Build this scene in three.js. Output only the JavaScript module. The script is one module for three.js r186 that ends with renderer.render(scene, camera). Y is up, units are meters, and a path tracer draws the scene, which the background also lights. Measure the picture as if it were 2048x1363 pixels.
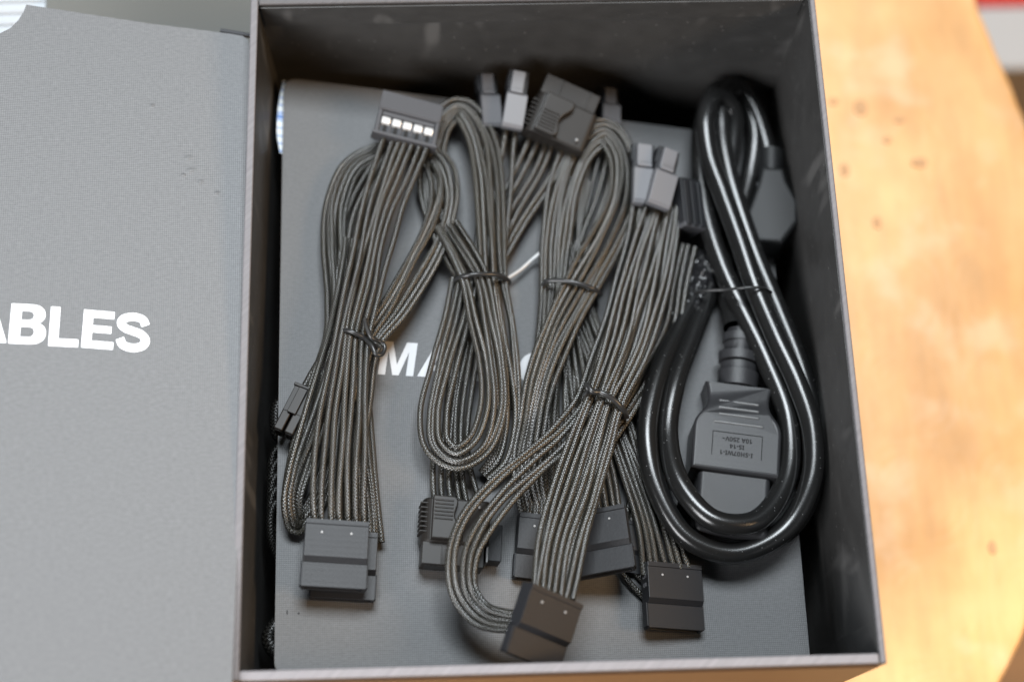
import * as THREE from 'three';
import { FontLoader } from 'three/addons/loaders/FontLoader.js';
import { TextGeometry } from 'three/addons/geometries/TextGeometry.js';
import { RoundedBoxGeometry } from 'three/addons/geometries/RoundedBoxGeometry.js';
import { mergeGeometries } from 'three/addons/utils/BufferGeometryUtils.js';
import { RectAreaLightUniformsLib } from 'three/addons/lights/RectAreaLightUniformsLib.js';
import { ImprovedNoise } from 'three/addons/math/ImprovedNoise.js';

// ------------------------------------------------------------------ camera, light, exposure
const V = (x, y, z) => new THREE.Vector3(x, y, z);
const scene = new THREE.Scene();
scene.background = new THREE.Color(0.012, 0.0125, 0.013);
const RIM = 0.15;                                         // height of the box rim above the table
const camera = new THREE.PerspectiveCamera(26, 2048 / 1363, 0.02, 30);
const CAM = V(-0.028653, 0.51326 + RIM, 0.185131);
const FWD = V(0.0283607, -0.947693, -0.3179209), UP = V(0.0217133, 0.3185578, -0.9476547), RIGHT = V(0.9993619, 0.01997302, 0.02961205);
camera.position.copy(CAM); camera.up.copy(UP); camera.lookAt(CAM.clone().add(FWD));
camera.focus = 0.562; camera.userData.fStop = 3.4;
scene.add(camera);
const renderer = new THREE.WebGLRenderer({ antialias: true });
renderer.toneMapping = THREE.LinearToneMapping; renderer.toneMappingExposure = 1.24;
renderer.shadowMap.enabled = true;
RectAreaLightUniformsLib.init();
function areaLight(color, intensity, w, h, pos, target) {
  const l = new THREE.RectAreaLight(color, intensity, w, h);
  l.position.set(...pos); l.lookAt(...target); scene.add(l); return l;
}
areaLight(new THREE.Color(0.88, 0.95, 1.0), 28, 0.8, 0.5, [0.05, 1.6, -0.62], [0, 0.1, 0]);    // window light from above and behind
areaLight(new THREE.Color(1.0, 0.66, 0.36), 17, 0.45, 0.45, [1.15, 1.0, 0.3], [0, 0.1, 0]);     // warm room lamp on the right
areaLight(new THREE.Color(0.97, 0.98, 1.0), 15, 0.6, 0.5, [-0.62, 0.66, 0.62], [-0.2, 0.1, 0.1]);        // bright room behind the photographer

// ------------------------------------------------------------------ helpers
let seed = 7;
const rnd = () => { seed = (seed * 1664525 + 1013904223) >>> 0; return seed / 4294967296; };
const rr = (a, b) => a + (b - a) * rnd();
const noise = new ImprovedNoise();
const fbm = (x, y, z = 0.37, o = 4) => { let s = 0, a = 0.5, f = 1; for (let i = 0; i < o; i++) { s += a * noise.noise(x * f, y * f, z + i * 7.3); a *= 0.5; f *= 2.03; } return s; };
const clamp = (x, a, b) => Math.min(b, Math.max(a, x));
const sstep = (a, b, x) => { const t = clamp((x - a) / (b - a), 0, 1); return t * t * (3 - 2 * t); };
const used = {};
function nm(name) { const k = used[name] = (used[name] ?? -1) + 1; return k ? name + '_' + String(k).padStart(3, '0') : name; }
function mesh(name, geo, mat, parent = scene) {
  const m = new THREE.Mesh(geo, mat); m.name = nm(name); m.castShadow = m.receiveShadow = true; parent.add(m); return m;
}
function thing(name, label, category, group) {
  const o = new THREE.Group(); o.name = nm(name); o.userData = { label, category }; if (group) o.userData.group = group; scene.add(o); return o;
}
function structure(o, label) { o.userData.kind = 'structure'; if (label) o.userData.label = label; return o; }
const FPX = 2951.9;
const dirOf = (px, py) => RIGHT.clone().multiplyScalar((px - 1024) / FPX).addScaledVector(UP, -(py - 681.5) / FPX).add(FWD);
// the tilted grey divider: origin, in-plane axes, normal
const PO = V(-0.1017, RIM - 0.03, 0.1251), PX = V(0.9877, -0.156, -0.012).normalize();
const PZ0 = V(0.012, 0.065, 0.9978), PN = PZ0.clone().cross(PX).normalize(), PZ = PX.clone().cross(PN).normalize();
function onPlane(px, py, o, n, h = 0) {
  const d = dirOf(px, py), k = (o.clone().addScaledVector(n, h).sub(CAM).dot(n)) / d.dot(n);
  return CAM.clone().addScaledVector(d, k);
}
const P = (px, py, h = 0) => onPlane(px, py, PO, PN, h * 0.001);      // h in mm above the divider
const depthOf = (p) => p.clone().sub(CAM).dot(FWD);
const level = (px, py, y) => onPlane(px, py, V(0, y, 0), V(0, 1, 0));
function bufGeo(pos, nor, uv, idx) {
  const g = new THREE.BufferGeometry();
  g.setAttribute('position', new THREE.Float32BufferAttribute(pos, 3));
  if (nor) g.setAttribute('normal', new THREE.Float32BufferAttribute(nor, 3));
  g.setAttribute('uv', new THREE.Float32BufferAttribute(uv, 2));
  g.setIndex(idx); if (!nor) g.computeVertexNormals(); return g;
}
// a round tube through dense points; uv = turns round, metres along / period
function tube(pts, r, radial = 10, period = 0.01, cap = true) {
  const n = pts.length, pos = [], nor = [], uv = [], idx = [];
  let T = [], N = null, len = 0;
  for (let i = 0; i < n; i++) T.push(pts[Math.min(n - 1, i + 1)].clone().sub(pts[Math.max(0, i - 1)]).normalize());
  N = PN.clone().addScaledVector(T[0], -PN.dot(T[0])).normalize();
  for (let i = 0; i < n; i++) {
    if (i) len += pts[i].distanceTo(pts[i - 1]);
    N = N.addScaledVector(T[i], -N.dot(T[i])).normalize();
    const B = T[i].clone().cross(N), rad = typeof r === 'function' ? r(i / (n - 1), len) : r;
    for (let j = 0; j <= radial; j++) {
      const a = j / radial * Math.PI * 2, d = N.clone().multiplyScalar(Math.cos(a)).addScaledVector(B, Math.sin(a));
      pos.push(pts[i].x + d.x * rad, pts[i].y + d.y * rad, pts[i].z + d.z * rad); nor.push(d.x, d.y, d.z); uv.push(j / radial, len / period);
    }
  }
  for (let i = 0; i < n - 1; i++) for (let j = 0; j < radial; j++) {
    const a = i * (radial + 1) + j, b = a + radial + 1; idx.push(a, a + 1, b, a + 1, b + 1, b);
  }
  if (cap) for (const [i, s] of [[0, -1], [n - 1, 1]]) {
    const c = pos.length / 3, t = T[i].clone().multiplyScalar(s); pos.push(pts[i].x, pts[i].y, pts[i].z); nor.push(t.x, t.y, t.z); uv.push(0.5, 0);
    const base = pos.length / 3;
    for (let j = 0; j <= radial; j++) { const k = (i * (radial + 1) + j) * 3; pos.push(pos[k], pos[k + 1], pos[k + 2]); nor.push(t.x, t.y, t.z); uv.push(0.5, 0); }
    for (let j = 0; j < radial; j++) s > 0 ? idx.push(c, base + j + 1, base + j) : idx.push(c, base + j, base + j + 1);
  }
  return bufGeo(pos, nor, uv, idx);
}
function smooth(ctrl, step = 0.0012) {
  const c = new THREE.CatmullRomCurve3(ctrl, false, 'centripetal'), n = Math.max(6, Math.ceil(c.getLength() / step));
  return c.getSpacedPoints(n);
}
function dataTex(w, h, fn, srgb = false) {
  const d = new Uint8Array(w * h * 4);
  for (let y = 0; y < h; y++) for (let x = 0; x < w; x++) {
    const c = fn(x / w, y / h, x, y), k = (y * w + x) * 4;
    for (let i = 0; i < 3; i++) d[k + i] = clamp(Math.round((Array.isArray(c) ? c[i] : c) * 255), 0, 255); d[k + 3] = 255;
  }
  const t = new THREE.DataTexture(d, w, h, THREE.RGBAFormat); t.magFilter = THREE.LinearFilter; t.minFilter = THREE.LinearMipmapLinearFilter;
  t.wrapS = t.wrapT = THREE.RepeatWrapping; t.generateMipmaps = true; if (srgb) t.colorSpace = THREE.SRGBColorSpace; t.needsUpdate = true; return t;
}
const S = (l) => l <= 0.0031308 ? l * 12.92 : 1.055 * Math.pow(l, 1 / 2.4) - 0.055;          // linear to sRGB
const col = (r, g, b) => new THREE.Color().setRGB(r, g, b);

// ------------------------------------------------------------------ materials
// woven sleeve: two families of flat yarns crossing; u goes round the wire, v along it
const braid = (u, v) => {
  const A = ((u * 6 + v * 6) % 1 + 1) % 1, B = ((u * 6 - v * 6) % 1 + 1) % 1;
  const ia = Math.floor(u * 6 + v * 6), ib = Math.floor(u * 6 - v * 6), over = (((ia + ib) % 2) + 2) % 2;
  const ra = Math.sin(Math.PI * A), rb = Math.sin(Math.PI * B);
  return over ? Math.max(ra, 0.45 * rb) : Math.max(rb, 0.45 * ra);
};
const braidBump = dataTex(192, 192, (u, v) => braid(u, v));
const braidMap = dataTex(192, 192, (u, v, x, y) => { const b = braid(u, v); const k = 0.003 + 0.045 * Math.pow(b, 4); return [S(k * 1.04), S(k), S(k * 0.9)]; }, true);
const sleeves = [1.0, 0.82, 1.18].map((k) => new THREE.MeshPhysicalMaterial({ map: braidMap, bumpMap: braidBump, bumpScale: 0.00016, color: col(k * 1.06, k, k * 0.86), roughness: 0.27, ior: 1.75 }));
const grain = dataTex(256, 256, (u, v, x, y) => 0.5 + 0.5 * (((x * 7349 + y * 9151 + (x * y) % 613 * 31) % 997) / 997 - 0.5) + 0.25 * fbm(u * 16, v * 16));
const grainTex = (k) => { const t = grain.clone(); t.repeat.set(k, k); t.needsUpdate = true; return t; };
const plastic = new THREE.MeshPhysicalMaterial({ color: col(0.014, 0.0145, 0.0165), roughness: 0.45, specularIntensity: 0.62, bumpMap: grainTex(60), bumpScale: 0.00006 });
const plasticBrown = new THREE.MeshPhysicalMaterial({ color: col(0.014, 0.012, 0.0105), roughness: 0.45, specularIntensity: 0.6 });
const plasticMatte = new THREE.MeshPhysicalMaterial({ color: col(0.05, 0.05, 0.055), roughness: 0.6, bumpMap: grainTex(80), bumpScale: 0.00005 });
const greyTop = new THREE.MeshPhysicalMaterial({ color: col(0.11, 0.11, 0.118), roughness: 0.5 });
const slotBlack = new THREE.MeshStandardMaterial({ color: col(0.006, 0.006, 0.006), roughness: 0.8 });
const dotMat = new THREE.MeshStandardMaterial({ color: col(0.28, 0.28, 0.28), roughness: 0.5 });
const pinMetal = new THREE.MeshStandardMaterial({ color: col(0.9, 0.9, 0.9), roughness: 0.3, metalness: 0.45 });
const cordDust = dataTex(128, 1024, (u, v, x, y) => { const q = Math.sin((x >> 1) * 12.9898 + (y >> 1) * 78.233) * 43758.5453, f = q - Math.floor(q); return S(f > 0.9986 ? 0.2 : f > 0.996 ? 0.03 : 0.008); }, true); cordDust.repeat.set(1, 0.1);
const cordMat = new THREE.MeshPhysicalMaterial({ map: cordDust, color: col(1, 1, 1), roughness: 0.24, specularIntensity: 1, bumpMap: grainTex(1), bumpScale: 0.00002 });
const plugBlack = new THREE.MeshPhysicalMaterial({ color: col(0.008, 0.0085, 0.009), roughness: 0.5, specularIntensity: 0.6 });
const cordPlastic = new THREE.MeshPhysicalMaterial({ color: col(0.02, 0.02, 0.0215), roughness: 0.38, specularIntensity: 0.55, bumpMap: grainTex(70), bumpScale: 0.00003 });
const tieMat = new THREE.MeshPhysicalMaterial({ color: col(0.02, 0.02, 0.02), roughness: 0.28 });
const inkDark = new THREE.MeshStandardMaterial({ color: col(0.006, 0.006, 0.006), roughness: 0.6 });
const foil = new THREE.MeshPhysicalMaterial({ color: col(0.42, 0.42, 0.43), roughness: 0.4 });
// book cloth paper
const clothBump = dataTex(512, 512, (u, v, x, y) => {
  const wx = Math.abs(Math.sin(Math.PI * u * 64 + 0.5 * fbm(u * 9, v * 30))), wy = Math.abs(Math.sin(Math.PI * v * 64 + 0.5 * fbm(u * 30, v * 9, 3)));
  return 0.2 + 0.35 * (wx + wy) + 0.3 * fbm(u * 40, v * 40, 5, 3);
});
const clothMap = dataTex(512, 512, (u, v) => {
  const wx = Math.abs(Math.sin(Math.PI * u * 64)), wy = Math.abs(Math.sin(Math.PI * v * 64));
  const k = 0.124 + 0.034 * (wx + wy - 1.27) + 0.035 * fbm(u * 24, v * 60, 2, 3); return [S(k * 0.985), S(k), S(k * 1.03)];
}, true);
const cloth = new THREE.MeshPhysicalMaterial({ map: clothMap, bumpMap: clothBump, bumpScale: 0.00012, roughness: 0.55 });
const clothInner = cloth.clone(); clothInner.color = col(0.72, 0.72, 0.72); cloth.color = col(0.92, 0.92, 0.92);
const kraft = new THREE.MeshStandardMaterial({ color: col(0.5, 0.38, 0.25), roughness: 0.9 });
// black wrapped walls, dusty and rubbed
const speck = (x, y) => { const q = Math.sin(x * 127.1 + y * 311.7) * 43758.5453; return q - Math.floor(q); };
const wallMap = dataTex(512, 512, (u, v, x, y) => {
  const rub = sstep(0.12, 0.42, fbm(u * 2.2, v * 5, 4.4, 4)) * 0.07 + sstep(0.2, 0.4, fbm(u * 14, v * 3, 9.1, 3)) * 0.05;
  const k = 0.038 + 0.012 * fbm(u * 24, v * 24, 1.2, 3) + rub + (speck(x, y) > 0.9993 ? 0.25 : 0); return [S(k * 1.03), S(k), S(k * 0.97)];
}, true);
const wallRough = dataTex(256, 256, (u, v) => 0.48 + 0.3 * fbm(u * 5, v * 5, 2.7, 4));
const wallMat = new THREE.MeshPhysicalMaterial({ map: wallMap, roughnessMap: wallRough, roughness: 1, bumpMap: grainTex(4), bumpScale: 0.00006 });
const rimMap = dataTex(512, 64, (u, v) => { const k = 0.2 + 0.07 * fbm(u * 90, v * 6, 6, 4); return [S(k), S(k * 0.94), S(k * 0.98)]; }, true);
const rimMat = new THREE.MeshStandardMaterial({ map: rimMap, roughness: 0.6 });
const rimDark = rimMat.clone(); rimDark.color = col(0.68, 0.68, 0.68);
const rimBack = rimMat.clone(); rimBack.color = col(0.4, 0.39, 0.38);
const outerMat = new THREE.MeshPhysicalMaterial({ color: col(0.09, 0.045, 0.02), roughness: 0.5 });
// wood
const woodMap = dataTex(1024, 1024, (u, v) => {
  u *= 1.6; v *= 1.6; const warp = fbm(u * 3, v * 3, 0.2, 4);
  const ring = fbm(u * 9 + warp * 1.6, v * 2.2 + warp, 4.1, 5), fine = fbm(u * 90, v * 14, 7.7, 3), blot = fbm(u * 11, v * 12, 12.3, 4);
  let k = 1 + 0.35 * ring + 0.18 * fine + 0.25 * blot;
  let c = [0.62 * k, 0.345 * k * (1 + 0.12 * blot), 0.135 * k * (1 + 0.35 * blot)];
  return c.map((q, i) => S(clamp(q + ([0.8, 0.62, 0.44][i] - q) * 0.3 * sstep(0.05, 0.45, fbm(u * 14, v * 14, 21.7, 4)), 0.02, 0.9)));
}, true);
const wood = new THREE.MeshPhysicalMaterial({ map: woodMap, roughness: 0.45, bumpMap: grainTex(2), bumpScale: 0.0002 });
const woodEdge = new THREE.MeshStandardMaterial({ color: col(0.5, 0.24, 0.08), roughness: 0.7 });
const knotMat = new THREE.MeshStandardMaterial({ color: col(0.48, 0.275, 0.125), roughness: 0.6 });

// ------------------------------------------------------------------ floor and live-edge wooden table top
{
  const g = new THREE.PlaneGeometry(8, 8, 1, 1); g.rotateX(-Math.PI / 2);
  const floorMap = dataTex(256, 256, (u, v) => { const k = 1 + 0.4 * fbm(u * 6, v * 40, 3.3, 4); return [S(0.30 * k), S(0.15 * k), S(0.055 * k)]; }, true);
  floorMap.repeat.set(8, 8);
  structure(mesh('floor', g, new THREE.MeshStandardMaterial({ map: floorMap, roughness: 0.55 })), 'brown wooden floor far below the table edge').position.y = -0.42;
}
{
  // outline of the slab, right side is the natural edge (from the photograph), the rest runs out of the frame
  const edge = [[1905, -260], [1925, -120], [1938, -10], [1962, 60], [1992, 130], [2018, 190], [2045, 260], [2075, 400], [2090, 600], [2085, 800], [2078, 950], [2064, 1100], [2052, 1180], [2046, 1225], [2030, 1275], [2005, 1325], [1982, 1368], [1945, 1440], [1920, 1600]].map(([x, y]) => level(x, y, 0));
  const c = new THREE.CatmullRomCurve3(edge, false, 'centripetal'), pts = c.getSpacedPoints(90);
  const sh = new THREE.Shape(); sh.moveTo(-0.7, 0.38); sh.lineTo(-0.7, -0.45);
  sh.lineTo(pts[0].x, -0.45);
  pts.forEach((p, i) => sh.lineTo(p.x + 0.0012 * fbm(i * 0.4, 0.3), p.z)); sh.lineTo(pts[90].x, 0.38);
  const g = new THREE.ExtrudeGeometry(sh, { depth: 0.04, bevelEnabled: true, bevelThickness: 0.004, bevelSize: 0.004, bevelSegments: 3, curveSegments: 4 });
  g.rotateX(Math.PI / 2); g.translate(0, -0.004, 0);
  const p = g.attributes.position, uv = new Float32Array(p.count * 2);
  for (let i = 0; i < p.count; i++) { uv[2 * i] = p.getX(i) / 0.8 + 0.3 + p.getY(i); uv[2 * i + 1] = p.getZ(i) / 0.8 + 0.52; }
  g.setAttribute('uv', new THREE.BufferAttribute(uv, 2));
  const t = new THREE.Group(); t.name = nm('table_top'); scene.add(t);
  structure(t, 'light orange wooden slab with a natural rounded edge on the right');
  mesh('slab', g, wood, t);
  // small dark knots and worm marks lying in the surface
  for (const [x, y, a, b] of [[1722, 215, 13, 17], [1668, 203, 9, 7], [1840, 325, 15, 10], [1800, 240, 10, 6], [1690, 340, 9, 14], [1775, 280, 8, 7], [1755, 445, 8, 12], [1985, 1095, 8, 13]]) {
    const q = level(x, y, 0), s = depthOf(q) / FPX, kg = new THREE.CylinderGeometry(1, 1.1, 0.001, 18); kg.scale(a * s, 1, b * s);
    const kp = kg.attributes.position; for (let i = 0; i < kp.count; i++) { const w = 1 + 0.3 * noise.noise(kp.getX(i) * 900, x, kp.getZ(i) * 900); kp.setX(i, kp.getX(i) * w); kp.setZ(i, kp.getZ(i) * w); }
    const k = mesh('knot', kg, knotMat, t); k.position.set(q.x, 0.0001, q.z);
  }
}

// ------------------------------------------------------------------ things behind, out of focus
function orientedBox(w, h, d, r = 0.001) { return new RoundedBoxGeometry(w, h, d, 2, r); }
{ // white box with a red lid strip on a low bench beyond the table's right edge
  const t = thing('storage_box', 'blurred white box with a red top beyond the right table edge', 'box');
  const y = -0.2, a = level(1948, 10, y), b = level(2230, 10, y), f = level(1985, 138, y), w = b.x - a.x, d = f.z - a.z;
  const body = mesh('box_body', orientedBox(w, 0.2, d, 0.004), new THREE.MeshStandardMaterial({ color: col(0.42, 0.42, 0.42), roughness: 0.6 }), t);
  body.position.set((a.x + b.x) / 2, y - 0.1, (a.z + f.z) / 2);
  const lid = mesh('red_lid', orientedBox(w, 0.03, 0.12, 0.003), new THREE.MeshStandardMaterial({ color: col(0.5, 0.03, 0.02), roughness: 0.5 }), t);
  lid.position.set((a.x + b.x) / 2, y - 0.012, a.z - 0.058);
}
{ // grey board lying behind the flap
  const t = thing('grey_board', 'plain grey board lying flat behind the printed flap', 'board');
  const y = RIM - 0.05, a = level(122, -60, y), b = level(497, 72, y);
  const g = orientedBox(b.x - a.x + 0.012, 0.003, b.z - a.z + 0.06, 0.0012);
  const m = mesh('board_face', g, new THREE.MeshStandardMaterial({ color: col(0.105, 0.105, 0.096), roughness: 0.7, bumpMap: grainTex(3), bumpScale: 0.0002 }), t);
  m.position.set((a.x + b.x) / 2, y - 0.0015, (a.z + b.z) / 2 + 0.0);
  const s = mesh('board_edge', orientedBox(b.x - a.x + 0.012, 0.006, 0.0015, 0.0005), plasticMatte, t); s.position.set((a.x + b.x) / 2, y - 0.003, (a.z + b.z) / 2 + (b.z - a.z + 0.06) / 2 + 0.001);
}
{ // stack of white paper, its layered edge showing
  const t = thing('paper_stack', 'bright white stack of ribbed sheets at the top left corner', 'paper stack');
  const w = new THREE.MeshStandardMaterial({ color: col(0.36, 0.385, 0.41), roughness: 0.8 });
  const y0 = RIM - 0.06;
  for (let i = 0; i < 7; i++) {
    const a = level(-120, 72 - i * 17, y0), b = level(119, 72 - i * 17, y0);
    const m = mesh('sheet', orientedBox(b.x - a.x, 0.0035, 0.03, 0.0014), w, t); m.position.set((a.x + b.x) / 2, y0 + i * 0.0022, a.z - 0.0145); m.rotation.x = 0.05; m.rotation.y = 0.02;
  }
}

// ------------------------------------------------------------------ the box
const HW = 0.1125, HL = 0.13247, TH = 0.0026;
{
  const t = thing('open_cable_box', 'open black cardboard box with pale worn rim holding the cables', 'box');
  const dusty = (g, w, h) => { const uv = g.attributes.uv; for (let i = 0; i < uv.count; i++) uv.setXY(i, uv.getX(i) * w / 0.25, uv.getY(i) * h / 0.25); return g; };
  const H = RIM - 0.0016;
  const wallBox = (w, d) => { const g = new THREE.BoxGeometry(w, H - 0.003, d, 24, 10, 1); return dusty(g, Math.max(w, d), H); };
  const bow = (g, ax, k) => { const p = g.attributes.position; for (let i = 0; i < p.count; i++) { const y = p.getY(i) / H + 0.5, o = ax === 'x' ? p.getZ(i) / HL : p.getX(i) / HW; const b = k * Math.sin(Math.PI * clamp(y, 0, 1)) * (1 - o * o); ax === 'x' ? p.setX(i, p.getX(i) + b) : p.setZ(i, p.getZ(i) + b); } g.computeVertexNormals(); return g; };
  const side = (s) => { const g = new THREE.BoxGeometry(TH, H - 0.003, HL * 2, 1, 10, 24); dusty(g, HL * 2, H); return bow(g, 'x', 0.0008 * s); };
  let m = mesh('side_wall', side(-1), wallMat, t); m.position.set(-HW + TH / 2, H / 2 + 0.0015, 0);
  m = mesh('side_wall', side(1), wallMat, t); m.position.set(HW - TH / 2, H / 2 + 0.0015, 0);
  m = mesh('back_wall', bow(wallBox(HW * 2 - TH * 2, TH), 'z', -0.0006), wallMat, t); m.position.set(0, H / 2 + 0.0015, -HL + TH / 2);
  m = mesh('front_wall', wallBox(HW * 2 - TH * 2, TH), wallMat, t); m.position.set(0, H / 2 + 0.0015, HL - TH / 2);
  m = mesh('front_cover', new THREE.BoxGeometry(HW * 2 - 0.004, H - 0.006, 0.0008), outerMat, t); m.position.set(0, H / 2 - 0.001, HL + 0.0004);
  m = mesh('bottom', new THREE.BoxGeometry(HW * 2 - TH * 2 - 0.0004, 0.002, HL * 2 - TH * 2 - 0.0004), wallMat, t); m.position.set(0, 0.0012, 0);
  const R0 = 0.0016;
  const rimBar = (w, d) => { const g = new RoundedBoxGeometry(w, R0, d, 3, 0.0007); const p = g.attributes.position, uv = g.attributes.uv; for (let i = 0; i < p.count; i++) uv.setXY(i, (p.getX(i) + p.getZ(i)) / 0.2, (p.getY(i) * 20)); return g; };
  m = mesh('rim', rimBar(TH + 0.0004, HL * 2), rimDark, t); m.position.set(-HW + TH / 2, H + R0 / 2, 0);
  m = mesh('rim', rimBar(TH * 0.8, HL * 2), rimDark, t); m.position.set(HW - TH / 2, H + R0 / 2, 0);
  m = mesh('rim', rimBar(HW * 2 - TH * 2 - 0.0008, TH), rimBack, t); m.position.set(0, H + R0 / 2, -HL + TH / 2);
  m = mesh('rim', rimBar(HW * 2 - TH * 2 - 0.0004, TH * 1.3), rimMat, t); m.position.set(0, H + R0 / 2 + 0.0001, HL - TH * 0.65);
  // turned-in paper strip on the back wall, rounded at its right end
  const s = new THREE.Shape(), W = HW - TH - 0.001, d = 0.0118;
  s.moveTo(-W, 0); s.lineTo(W - 0.001, 0); s.lineTo(W - 0.0012, -d * 0.8 - 0.003); s.quadraticCurveTo(W - 0.004, -d - 0.0003, W - 0.012, -d); s.lineTo(-W + 0.0005, -d - 0.0015); s.closePath();
  const lg = new THREE.ExtrudeGeometry(s, { depth: 0.0005, bevelEnabled: true, bevelThickness: 0.0001, bevelSize: 0.0001, bevelSegments: 1 });
  const uv = lg.attributes.uv; for (let i = 0; i < uv.count; i++) uv.setXY(i, uv.getX(i) / 0.25 + 0.3, uv.getY(i) / 0.1);
  m = mesh('turned_in_edge', lg, wallMat, t); m.position.set(0, H - 0.0004, -HL + TH + 0.0002);
}

// ------------------------------------------------------------------ sheets with print: divider inside and the flap outside
const font = await new FontLoader().loadAsync('fonts/droid/droid_sans_bold.typeface.json');
function planeMatrix(o, x, y, z) { return new THREE.Matrix4().makeBasis(x, y, z).setPosition(o); }
// a thin board from a 2D outline in metres (a along PX-like axis, b along the z-like axis)
function sheetGeo(outline, thick) {
  const s = new THREE.Shape(outline), g = new THREE.ExtrudeGeometry(s, { depth: thick, bevelEnabled: false, curveSegments: 8 });
  g.rotateX(Math.PI / 2); g.rotateZ(0);                      // shape y becomes z, thickness goes down
  return g;
}
function uvFlat(g, k) { const p = g.attributes.position, uv = g.attributes.uv; for (let i = 0; i < p.count; i++) uv.setXY(i, p.getX(i) / k, p.getZ(i) / k); return g; }
function roundedQuad(q, rads) {
  const out = [];
  for (let i = 0; i < q.length; i++) {
    const a = q[(i + q.length - 1) % q.length], b = q[i], c = q[(i + 1) % q.length], r = rads[i];
    if (!r) { out.push(b.clone()); continue; }
    const p0 = b.clone().add(a.clone().sub(b).setLength(r)), p1 = b.clone().add(c.clone().sub(b).setLength(r));
    for (let k = 0; k <= 10; k++) { const t = k / 10; out.push(p0.clone().multiplyScalar((1 - t) * (1 - t)).addScaledVector(b, 2 * t * (1 - t)).addScaledVector(p1, t * t)); }
  }
  return out;
}
// plain heavy grotesque capitals in a 0.82 x 1 box
function glyph(ch) {
  const poly = (a) => new THREE.Shape(a.map(([x, y]) => new THREE.Vector2(x, y)));
  const stroke = (a, hw) => {
    const c = new THREE.CatmullRomCurve3(a.map(([x, y]) => V(x, y, 0)), false, 'centripetal'), n = 60, l = [], r = [];
    for (let i = 0; i <= n; i++) { const p = c.getPoint(i / n), t = c.getTangent(i / n); l.push([p.x - t.y * hw, p.y + t.x * hw]); r.unshift([p.x + t.y * hw, p.y - t.x * hw]); }
    return poly(l.concat(r));
  };
  if (ch === 'L') return poly([[0, 0], [0.76, 0], [0.76, 0.19], [0.24, 0.19], [0.24, 1], [0, 1]]);
  if (ch === 'E') return poly([[0, 0], [0.8, 0], [0.8, 0.19], [0.24, 0.19], [0.24, 0.42], [0.73, 0.42], [0.73, 0.6], [0.24, 0.6], [0.24, 0.81], [0.78, 0.81], [0.78, 1], [0, 1]]);
  if (ch === 'I') return poly([[0, 0], [0.24, 0], [0.24, 1], [0, 1]]);
  if (ch === 'M') return poly([[0, 0], [0.21, 0], [0.21, 0.72], [0.42, 0], [0.6, 0], [0.81, 0.72], [0.81, 0], [1.02, 0], [1.02, 1], [0.71, 1], [0.51, 0.32], [0.31, 1], [0, 1]]);
  if (ch === 'N') return poly([[0, 0], [0.23, 0], [0.23, 0.66], [0.58, 0], [0.82, 0], [0.82, 1], [0.59, 1], [0.59, 0.35], [0.24, 1], [0, 1]]);
  if (ch === 'A') { const a = poly([[0, 0], [0.25, 0], [0.32, 0.2], [0.66, 0.2], [0.73, 0], [0.99, 0], [0.63, 1], [0.36, 1]]); a.holes.push(new THREE.Path([[0.38, 0.37], [0.495, 0.74], [0.605, 0.37]].map(([x, y]) => new THREE.Vector2(x, y)))); return a; }
  if (ch === 'S') return stroke([[0.7, 0.685], [0.64, 0.83], [0.41, 0.9], [0.18, 0.83], [0.13, 0.71], [0.22, 0.6], [0.41, 0.53], [0.62, 0.44], [0.7, 0.29], [0.62, 0.16], [0.41, 0.1], [0.17, 0.17], [0.1, 0.33]], 0.1);
  if (ch === 'C') return stroke([[0.73, 0.66], [0.63, 0.83], [0.44, 0.9], [0.21, 0.79], [0.12, 0.5], [0.21, 0.21], [0.44, 0.1], [0.64, 0.18], [0.74, 0.37]], 0.105);
  const b = new THREE.Shape(); b.moveTo(0, 0); b.lineTo(0.46, 0); b.bezierCurveTo(0.7, 0, 0.82, 0.11, 0.82, 0.28); b.bezierCurveTo(0.82, 0.41, 0.75, 0.5, 0.63, 0.53); b.bezierCurveTo(0.73, 0.57, 0.78, 0.64, 0.78, 0.74); b.bezierCurveTo(0.78, 0.91, 0.66, 1, 0.45, 1); b.lineTo(0, 1); b.closePath();
  for (const [y0, y1, x] of [[0.17, 0.43, 0.57], [0.6, 0.83, 0.54]]) { const h = new THREE.Path(); h.moveTo(0.24, y0); h.lineTo(x - 0.13, y0); h.bezierCurveTo(x + 0.03, y0, x + 0.03, y1, x - 0.13, y1); h.lineTo(0.24, y1); h.closePath(); b.holes.push(h); }
  return b;
}
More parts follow.
